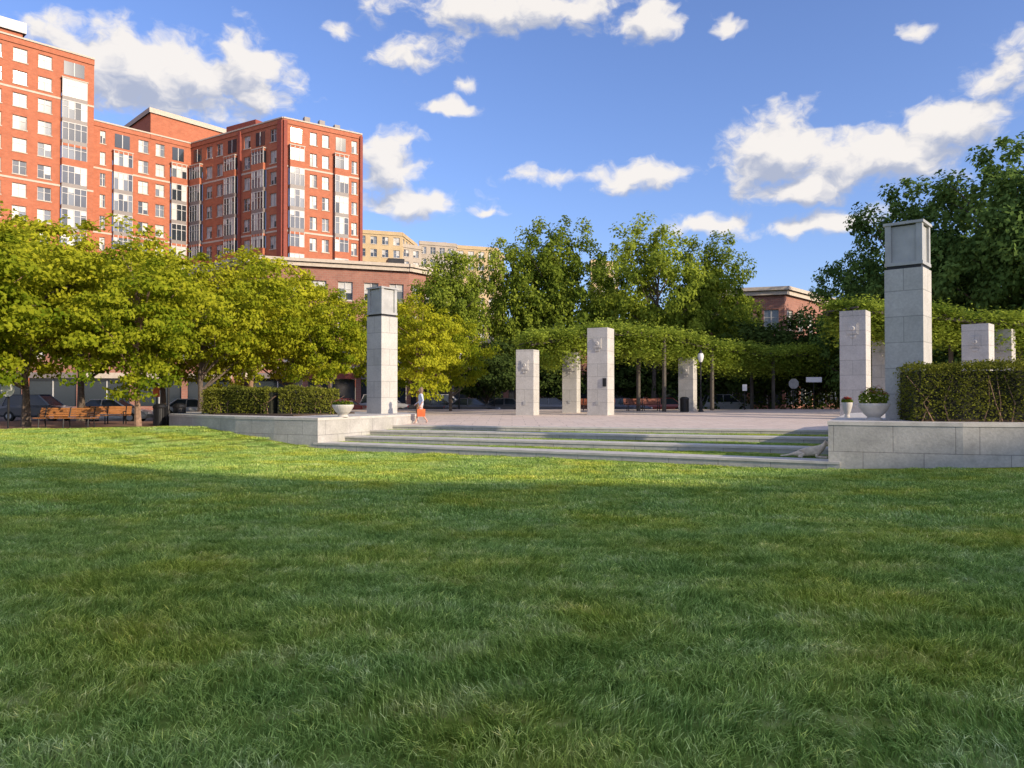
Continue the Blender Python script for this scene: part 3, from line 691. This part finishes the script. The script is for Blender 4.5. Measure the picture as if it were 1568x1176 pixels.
# ------------------------------------------------------------------ furniture
def bench(x,y,z,rz,L=2.6,mat='wood'):
    e=empty('park_bench',(x,y,z),rz)
    mb=MB()
    for k in range(4): mb.box((0,-0.22+k*0.125,0.45),(L,0.10,0.035),0,mat)
    mb.build('seat',e)
    mb=MB()
    for k in range(4): mb.box((0,0.26+k*0.03,0.55+k*0.10),(L,0.03,0.085),0,mat,rx=-0.25)
    mb.build('backrest',e)
    for i,s in enumerate((-1,0,1)):
        mb=MB(); xx=s*(L/2-0.25)
        mb.tube([(xx,-0.25,-0.02),(xx,-0.22,0.43),(xx,0.2,0.42)],[0.03]*3,6,'dark'); mb.tube([(xx,0.3,-0.02),(xx,0.22,0.42),(xx,0.36,0.92)],[0.03]*3,6,'dark')
        if s: mb.tube([(xx,-0.24,0.42),(xx,-0.26,0.64),(xx,0.28,0.66)],[0.025]*3,6,'dark')
        mb.build('leg_%d'%(i+1),e)
bench(W(102,33.6),33.6,0.1,0.0,2.7); bench(W(163,38),38,0.1,0.25,2.2); bench(W(985,55),55,0.39,0.1,2.8,'redwood'); bench(W(915,56),56,0.39,-0.1,2.6,'redwood')

def bowl(x,y,z,r,fl,seed):
    e=empty('flower_planter',(x,y,z)); mb=MB()
    mb.lathe((0,0,0),[(0.0,0),(r*.55,0),(r*.5,.06),(r*.42,.09),(r*.7,.2),(r*.95,.36),(r*1.04,.44),(r*1.04,.5),(r*.92,.5),(r*.88,.42),(0,.42)],24,'coping'); mb.build('bowl',e,merge=True,smooth=False)
    mb=MB(); mb.lathe((0,0,0),[(r*.88,.44),(0,.46)],16,'soil'); mb.build('soil',e)
    rng=np.random.default_rng(seed); n=900; a=rng.uniform(0,6.28,n); rr=r*np.sqrt(rng.uniform(0,1,n))*0.95
    C=np.stack([rr*np.cos(a),rr*np.sin(a),0.5+rng.uniform(0,1,n)*fl*(1-(rr/r)**2*0.6)],1)
    leaf_obj('leaves',C,0.09,'leafG',seed,e)
    for nm,mt,m in (('red_flowers','flowerR',40),('orange_flowers','flowerO',30),('pale_flowers','flowerW',40)):
        mb=MB()
        for _ in range(m):
            a=rng.uniform(0,6.28); q=r*math.sqrt(rng.uniform(0,1))*.95; z_=0.54+fl*(1-(q/r)**2*.6)*rng.uniform(.7,1.05)
            c=Vector((q*math.cos(a),q*math.sin(a),z_))
            for j in range(5):
                t=j*1.257; p=Vector((math.cos(t),math.sin(t),.3))*0.045; w=Vector((-math.sin(t),math.cos(t),0))*0.022
                mb.face([c,c+p*.6+w,c+p,c+p*.6-w],mt)
        mb.build(nm,e)
bowl(-6.95,30.9,0.68,0.42,0.18,1)
bowl(W(1338,22.2),22.2,0.84,0.42,0.5,2)
bowl(W(1297,24.8),24.8,0.84,0.16,0.14,3)

def lamp(x,y,z,h=4.2):
    e=empty('street_lamp',(x,y,z)); mb=MB()
    mb.lathe((0,0,-.05),[(.2,0),(.2,.1),(.14,.2),(.13,.7),(.08,.8),(.055,1.0),(.045,h-.5),(.09,h-.4),(.11,h-.35)],12,'dark'); mb.build('pole',e)
    mb=MB(); mb.lathe((0,0,0),[(.1,h-.4),(.2,h-.15),(.22,h+.05),(.15,h+.25),(.02,h+.38)],14,'signw'); mb.build('globe',e,merge=True,smooth=True)
    mb=MB(); mb.lathe((0,0,0),[(.17,h+.22),(.1,h+.34),(.02,h+.5)],12,'dark'); mb.build('finial',e)
lamp(W(258,37),37,0.1); lamp(W(703,61),61,-.15,5); lamp(W(1073,53),53,.38,3.9); lamp(W(1480,52),52,.35)
def sign(name,x,y,z,h,shape,mat,w=.6,hh=.6,rz=0.0,pr=.03):
    e=empty(name,(x,y,z),rz); mb=MB(); mb.tube([(0,0,-.05),(0,0,h)],[pr,pr],8,'dark'); mb.build('post',e)
    mb=MB()
    if shape=='rect': mb.box((0,-.05,h-hh/2),(w,.02,hh),0,mat)
    else:
        n=8 if shape=='oct' else 20; off=math.pi/8 if n==8 else 0
        f=[(w/2*math.cos(off+2*math.pi*k/n),-.07,h-w/2+w/2*math.sin(off+2*math.pi*k/n)) for k in range(n)]
        mb.face(f,mat); mb.face([(p[0],-.05,p[2]) for p in f][::-1],mat)
        for k in range(n):
            a,b=f[k],f[(k+1)%n]; mb.face([a,(a[0],-.05,a[2]),(b[0],-.05,b[2]),b],mat)
    mb.build('sign_panel',e)
sign('traffic_sign',W(13,33.2),33.2,.1,2.0,'round','signw',.6,pr=.045)
sign('traffic_sign',W(1215,60),60,.38,2.5,'oct','signback',.85)
sign('street_name_sign',W(1246,60),60,.38,2.6,'rect','signw',1.25,.4)
sign('traffic_sign',W(240,44),44,-.15,2.2,'rect','orange',.4,.6); sign('parking_sign',W(1140,58),58,.38,2.0,'rect','signw',.35,.5)
sign('parking_sign',W(757,62),62,-.15,2.6,'rect','signw',.35,.5); sign('parking_sign',W(595,60),60,-.15,2.4,'rect','signback',.4,.5)
def bin_(x,y,z,s=1.0):
    e=empty('trash_can',(x,y,z)); mb=MB()
    for k in range(20):
        a=2*math.pi*k/20; mb.box((.29*math.cos(a),.29*math.sin(a),.45),(.05,.015,.86),a+math.pi/2,'dark')
    mb.lathe((0,0,0),[(.0,.02),(.27,.02),(.27,.85)],16,'dark'); mb.lathe((0,0,0),[(.31,.84),(.33,.9),(.27,1.0),(.15,1.06),(.15,1.0)],16,'dark'); mb.build('slatted_body',e)
bin_(W(1048,52),52,.38); bin_(W(245,36),36,.1); bin_(W(275,37),37,.1)

def car(x,y,z,rz,c,suv=False):
    key='paint_%.2f_%.2f'%(c[0],c[2])
    if key not in M:
        m,nt,b=newmat('car_'+key); b.inputs['Base Color'].default_value=(*c,1); b.inputs['Roughness'].default_value=.3; b.inputs['Coat Weight'].default_value=.6; M[key]=m
    e=empty('parked_car',(x,y,z),rz); H=1.75 if suv else 1.45; mb=MB()
    secs=[(-2.3,.78,.35,.62),(-2.22,.86,.24,.86),(-1.6,.9,.2,.95),(-.6,.91,.2,.93),(.7,.91,.2,.92),(1.1,.9,.2,.90),(1.9,.87,.22,.78),(2.25,.8,.26,.66),(2.33,.7,.35,.55)]
    if suv: secs=[(a,b,c_+.06,d+.14) for a,b,c_,d in secs]
    rg=[]
    for xx,w,a,b in secs:
        rg.append([(xx,-w*.9,a),(xx,-w,a+.12),(xx,-w,b-.2),(xx,-w*.86,b),(xx,w*.86,b),(xx,w,b-.2),(xx,w,a+.12),(xx,w*.9,a)])
    for r0,r1 in zip(rg,rg[1:]):
        for k in range(8): mb.face([r0[k],r1[k],r1[(k+1)%8],r0[(k+1)%8]],key)
    mb.face(rg[0],key); mb.face(rg[-1][::-1],key); mb.build('body',e,merge=True,smooth=False)
    mb=MB(); zb=secs[3][3]-.03
    lo=[(-1.95 if suv else -1.7,.80),(1.15,.80)]; up=[(-1.7 if suv else -1.05,.62),(.35,.62)]
    b4=[(lo[0][0],-.8,zb),(lo[1][0],-.8,zb),(lo[1][0],.8,zb),(lo[0][0],.8,zb)]; t4=[(up[0][0],-.62,H-.04),(up[1][0],-.62,H-.04),(up[1][0],.62,H-.04),(up[0][0],.62,H-.04)]
    for k in range(4): mb.face([b4[k],b4[(k+1)%4],t4[(k+1)%4],t4[k]],'glass')
    mb.build('windows',e)
    mb=MB(); mb.box(((up[0][0]+up[1][0])/2,0,H-.02),(up[1][0]-up[0][0]+.1,1.28,.05),0,key)
    for s in(-1,1):
        for k,(a,b) in enumerate(((b4[0],t4[0]),(b4[1],t4[1]))):
            mb.tube([(a[0],s*abs(a[1]),a[2]),(b[0],s*abs(b[1]),b[2])],[.05,.04],5,key)
        mb.tube([(-.35,s*.81,zb),(-.35,s*.63,H-.05)],[.045,.04],5,key)
    mb.build('roof_pillars',e)
    for i,(xx,s) in enumerate(((-1.4,-1),(1.4,-1),(-1.4,1),(1.4,1))):
        mb=MB(); mb.tube([(xx,s*.70,.33),(xx,s*.925,.33)],[.33,.33],18,'tyre'); mb.tube([(xx,s*.90,.33),(xx,s*.94,.33)],[.2,.19],10,'hub'); mb.build('wheel_%d'%(i+1),e)
    mb=MB()
    for s in(-1,1): mb.box((2.26,s*.6,.62 if not suv else .74),(.12,.28,.12),0,'lampw'); mb.box((-2.24,s*.66,.74),(.1,.24,.16),0,'lampred')
    mb.build('lamps',e)
cars=[(172,47,0.1,(.6,.6,.62),0),(60,50,0,(.12,.12,.13),1),(300,52,.0,(.5,.5,.5),0),(668,63,0,(.04,.04,.05),0),(684,72,0,(.6,.6,.6),1),(722,62,.1,(.05,.05,.06),0),(766,64,3.1,(.1,.1,.11),0),
 (845,64,0,(.15,.15,.16),0),(955,64,0,(.04,.05,.09),0),(1010,65,3.1,(.3,.05,.04),0),(1110,72,0,(.5,.5,.5),1),(430,58,0,(.2,.2,.22),0),(515,60,3.1,(.35,.05,.04),0),(590,64,0,(.3,.3,.32),1)]
for px,d,r,c,s in cars: car(W(px,d),d,-.15,r,c,bool(s))

# ------------------------------------------------------------------ figures
def skin_obj(name,J,E,parent,matfn,mats,sub=2):
    me=bpy.data.meshes.new(name); me.from_pydata([j[0] for j in J],E,[]); o=bpy.data.objects.new(name,me); col.objects.link(o)
    s=o.modifiers.new('skin','SKIN'); s.use_smooth_shade=True
    for i,j in enumerate(J):
        r=j[1]; me.skin_vertices[0].data[i].radius=(r,r) if isinstance(r,(int,float)) else r
    me.skin_vertices[0].data[0].use_root=True
    ss=o.modifiers.new('sub','SUBSURF'); ss.levels=sub; ss.render_levels=sub
    dg=bpy.context.evaluated_depsgraph_get(); dg.update(); nm=bpy.data.meshes.new_from_object(o.evaluated_get(dg))
    o.modifiers.clear(); o.data=nm
    nm.materials.clear()
    for k in mats: nm.materials.append(M[k])
    for p in nm.polygons: p.material_index=matfn(p.center); p.use_smooth=True
    if parent: o.parent=parent
    return o
pe=empty('walking_woman',(W(645,35.2),35.2,0.215),math.radians(-75))   # local -Y = facing direction; walks to the left
J=[((0,0,.90),.135),((0,-.01,1.08),.12),((0,-.02,1.26),.135),((0,-.01,1.37),.09),((0,-.02,1.45),.048),((0,-.04,1.52),.07),((0,-.045,1.60),.082),((0,-.04,1.66),.055),
 ((.09,0,.84),.09),((.10,-.16,.48),.058),((.10,-.27,.10),.036),((.10,-.39,.04),.032),
 ((-.09,0,.84),.09),((-.10,.06,.47),.058),((-.10,.30,.14),.036),((-.10,.24,.045),.032),
 ((.17,-.01,1.36),.055),((.21,.06,1.10),.04),((.20,-.06,.88),.026),((.20,-.09,.82),.026),
 ((-.17,-.01,1.36),.055),((-.22,-.02,1.10),.04),((-.22,-.2,.95),.026),((-.22,-.26,.92),.026)]
E=[(0,1),(1,2),(2,3),(3,4),(4,5),(5,6),(6,7),(0,8),(8,9),(9,10),(10,11),(0,12),(12,13),(13,14),(14,15),(3,16),(16,17),(17,18),(18,19),(3,20),(20,21),(21,22),(22,23)]
def pm(c):
    if c.z<.10: return 3
    if c.z<.56: return 0
    if c.z<.90 and abs(c.x)<.19: return 2
    if c.z<1.42 and c.z>.86 and (abs(c.x)<.20 or c.z>1.05): return 1
    return 0
skin_obj('body',J,E,pe,pm,['skin','shirt','shorts','shoe'])
mb=MB(); mb.lathe((0,0.0,0),[(.001,1.735),(.06,1.72),(.093,1.66),(.10,1.58),(.085,1.48),(.05,1.42)],14,'hair'); h=mb.build('hair',pe,merge=True,smooth=True)
mb=MB(); mb.box((0,-.125,1.585),(.02,.03,.035),0,'skin'); mb.box((.03,-.118,1.61),(.02,.01,.01),0,'nose'); mb.box((-.03,-.118,1.61),(.02,.01,.01),0,'nose'); mb.box((0,-.118,1.545),(.04,.01,.01),0,'flowerR'); mb.build('face',pe)
for sx,by,bz_ in ((.20,-.09,.82),(-.22,-.26,.92)):
    mb=MB()
    for k in range(5):
        o=(k-2)*.014; mb.tube([(sx,by+o,bz_),(sx,by+o-.005,bz_-.05+abs(o)*.4),(sx-.01,by+o-.015,bz_-.085+abs(o))],[.009,.008,.006],5,'skin')
    mb.build('hand_fingers',pe)
mb=MB(); mb.prism([(.24,-.22),(.34,-.22),(.34,.14),(.24,.14)],.36,.70,'bag'); mb.tube([(.29,-.16,.70),(.22,-.1,.80),(.29,.08,.70)],[.012]*3,5,'bag'); b=mb.build('tote_bag',pe)

dx,dy=9.0,22.75
de=empty('lying_dog',(dx,dy,-0.315),math.atan2(U.y,U.x))
J=[((-.30,0,.17),.15),((-.05,0,.19),.15),((.20,0,.22),.155),((.33,-.02,.30),.105),((.42,-.03,.40),.08),((.48,-.05,.46),.085),((.57,-.09,.44),.05),((.63,-.11,.425),.036),
 ((-.30,-.13,.12),.095),((-.12,-.20,.11),.06),((-.30,-.23,.04),.034),((-.16,-.25,.03),.032),
 ((-.46,.04,.10),.05),((-.66,.06,.05),.03),((-.84,0.0,.035),.02),
 ((.24,-.13,.13),.065),((.20,-.18,.05),.042),((.42,-.21,.035),.032),((.52,-.22,.03),.034),
 ((.24,.12,.13),.065),((.22,.15,.05),.042),((.44,.14,.035),.032),((.54,.13,.03),.034)]
E=[(0,1),(1,2),(2,3),(3,4),(4,5),(5,6),(6,7),(0,8),(8,9),(9,10),(10,11),(0,12),(12,13),(13,14),(2,15),(15,16),(16,17),(17,18),(2,19),(19,20),(20,21),(21,22)]
skin_obj('body',J,E,de,lambda c:0,['fur'])
mb=MB()
for s in(-1,1): mb.tube([(.45,-.05+s*.07,.53),(.44,-.05+s*.11,.49),(.45,-.05+s*.12,.42)],[.02,.035,.012],6,'fur')
mb.build('ears',de,merge=True,smooth=True)
mb=MB(); mb.tube([(.645,-.12,.44),(.67,-.125,.437)],[.018,.012],6,'nose')
for s in(-1,1): mb.tube([(.535,-.075+s*.045,.49),(.548,-.08+s*.047,.492)],[.011,.006],6,'nose')
mb.build('nose_and_eyes',de)

# ------------------------------------------------------------------ sky + sun
w=bpy.data.worlds.new('World'); scene.world=w; w.use_nodes=True; nt=w.node_tree
try: w.cycles.sampling_method='MANUAL'; w.cycles.sample_map_resolution=256
except Exception: pass
bg=nt.nodes['Background']; sky=nt.nodes.new('ShaderNodeTexSky'); sky.sky_type='NISHITA'; sky.sun_disc=False
sky.sun_elevation=SE; sky.sun_rotation=SB; sky.air_density=1.0; sky.dust_density=1.2; sky.ozone_density=2.5
tc=nt.nodes.new('ShaderNodeTexCoord'); sx=nt.nodes.new('ShaderNodeSeparateXYZ'); nt.links.new(tc.outputs['Generated'],sx.inputs[0])
az=math_(nt,'ARCTAN2',sx.outputs[0],sx.outputs[1])
hh=math_(nt,'SQRT',math_(nt,'ADD',math_(nt,'MULTIPLY',sx.outputs[0],sx.outputs[0]),math_(nt,'MULTIPLY',sx.outputs[1],sx.outputs[1])))
te=math_(nt,'DIVIDE',sx.outputs[2],math_(nt,'MAXIMUM',hh,.01))
cx=nt.nodes.new('ShaderNodeCombineXYZ'); nt.links.new(az,cx.inputs[0]); nt.links.new(te,cx.inputs[1])
nz=nt.nodes.new('ShaderNodeTexNoise'); nz.inputs['Scale'].default_value=30; nz.inputs['Detail'].default_value=2; nt.links.new(cx.outputs[0],nz.inputs['Vector'])
s1=N(nt,'ShaderNodeVectorMath',operation='SUBTRACT'); nt.links.new(nz.outputs['Color'],s1.inputs[0]); s1.inputs[1].default_value=(.5,.5,.5)
s2=N(nt,'ShaderNodeVectorMath',operation='MULTIPLY_ADD'); nt.links.new(s1.outputs[0],s2.inputs[0]); s2.inputs[1].default_value=(.035,.03,0); nt.links.new(cx.outputs[0],s2.inputs[2])
sh=N(nt,'ShaderNodeVectorMath',operation='ADD'); nt.links.new(s2.outputs[0],sh.inputs[0]); sh.inputs[1].default_value=(.006,.026,0)
cl=[(225,112,220,70,1.7),(375,110,68,66,1.5),(90,60,75,38,1.2),(590,248,60,58,1.4),(628,310,85,28,1.2),(740,325,30,11,1.0),(690,160,52,12,1.0),(712,127,28,11,.7),
 (800,12,210,38,1.3),(1003,33,46,38,1.3),(630,72,70,36,.75),(1115,40,26,17,1.0),(880,268,115,14,.9),(985,272,82,27,1.1),(1195,228,92,62,1.7),(1335,240,160,50,1.5),(1460,192,95,42,1.5),
 (1225,288,105,28,1.3),(1255,342,98,23,1.3),(1090,340,65,20,.8),(1545,110,80,50,.8),(495,148,22,8,.7),(527,43,32,14,.6),(1410,45,26,13,.6)]
cur=None; cur2=None
for px,py,rx,ry,sg in cl:
    azc=math.atan((px-784)/F); c=math.cos(azc); cen=(azc,(HY-py)/F*c,0); inv=(1/(rx*1.2/F*c*c),1/(ry*1.25/F*c),0)
    for k,src in enumerate((s2,sh)):
        if k and ry<20: continue
        a=N(nt,'ShaderNodeVectorMath',operation='SUBTRACT'); nt.links.new(src.outputs[0],a.inputs[0]); a.inputs[1].default_value=cen
        b=N(nt,'ShaderNodeVectorMath',operation='MULTIPLY'); nt.links.new(a.outputs[0],b.inputs[0]); b.inputs[1].default_value=inv
        l=N(nt,'ShaderNodeVectorMath',operation='LENGTH'); nt.links.new(b.outputs[0],l.inputs[0])
        v=math_(nt,'MULTIPLY_ADD',l.outputs['Value'],-sg,sg)
        if k: cur2=v if cur2 is None else math_(nt,'MAXIMUM',cur2,v)
        else: cur=v if cur is None else math_(nt,'MAXIMUM',cur,v)
fill_clouds=math_(nt,'ADD',math_(nt,'MULTIPLY',math_(nt,'SUBTRACT',math_(nt,'ABSOLUTE',az),.78),5,clamp=True),math_(nt,'MULTIPLY',math_(nt,'SUBTRACT',te,.62),5,clamp=True),clamp=True)  # unseen clouds beside, behind and above the view, added as white fill light
fill_clouds=math_(nt,'SUBTRACT',math_(nt,'MULTIPLY',fill_clouds,1.3),1.0)
cur=math_(nt,'MAXIMUM',cur,fill_clouds); cur2=math_(nt,'MAXIMUM',cur2,fill_clouds)
def fb(src,det):
    n2=nt.nodes.new('ShaderNodeTexNoise'); n2.inputs['Scale'].default_value=19; n2.inputs['Detail'].default_value=det; n2.inputs['Roughness'].default_value=.58
    mp=nt.nodes.new('ShaderNodeMapping'); mp.inputs['Scale'].default_value=(1,1.35,1); nt.links.new(src.outputs[0],mp.inputs[0]); nt.links.new(mp.outputs[0],n2.inputs['Vector']); return math_(nt,'SUBTRACT',n2.outputs['Fac'],.5)
d1=math_(nt,'MULTIPLY_ADD',fb(s2,7),2.8,cur); d2=math_(nt,'MULTIPLY_ADD',fb(sh,4),2.8,cur2)
dens=N(nt,'ShaderNodeMapRange',interpolation_type='SMOOTHSTEP'); nt.links.new(d1,dens.inputs[0]); dens.inputs[1].default_value=.05; dens.inputs[2].default_value=.8
lit=N(nt,'ShaderNodeMapRange',interpolation_type='SMOOTHSTEP'); nt.links.new(math_(nt,'SUBTRACT',d1,d2),lit.inputs[0]); lit.inputs[1].default_value=-.65; lit.inputs[2].default_value=.55
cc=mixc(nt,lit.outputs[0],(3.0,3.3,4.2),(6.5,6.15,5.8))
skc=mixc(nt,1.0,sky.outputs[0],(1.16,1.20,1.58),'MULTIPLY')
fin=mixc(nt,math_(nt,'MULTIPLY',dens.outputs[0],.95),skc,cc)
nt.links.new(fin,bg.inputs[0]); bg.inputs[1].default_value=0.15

sl=bpy.data.lights.new('sun','SUN'); sl.energy=5.0; sl.angle=math.radians(.5); sl.color=(1,.84,.62)
so=bpy.data.objects.new('sun',sl); col.objects.link(so)
dirv=Vector((math.sin(SB)*math.cos(SE),math.cos(SB)*math.cos(SE),math.sin(SE)))
so.rotation_euler=dirv.to_track_quat('Z','Y').to_euler(); so.location=(40,-40,60)

cam=bpy.data.cameras.new('camera'); cam.lens=36*F/1568; cam.sensor_width=36; cam.clip_end=6000; cam.clip_start=.05
co=bpy.data.objects.new('camera',cam); col.objects.link(co); co.location=(0,0,EYE); co.rotation_euler=(math.radians(90)+math.atan(16/F),0,0)
scene.camera=co
scene.view_settings.view_transform='Standard'; scene.view_settings.look='None'; scene.view_settings.exposure=0
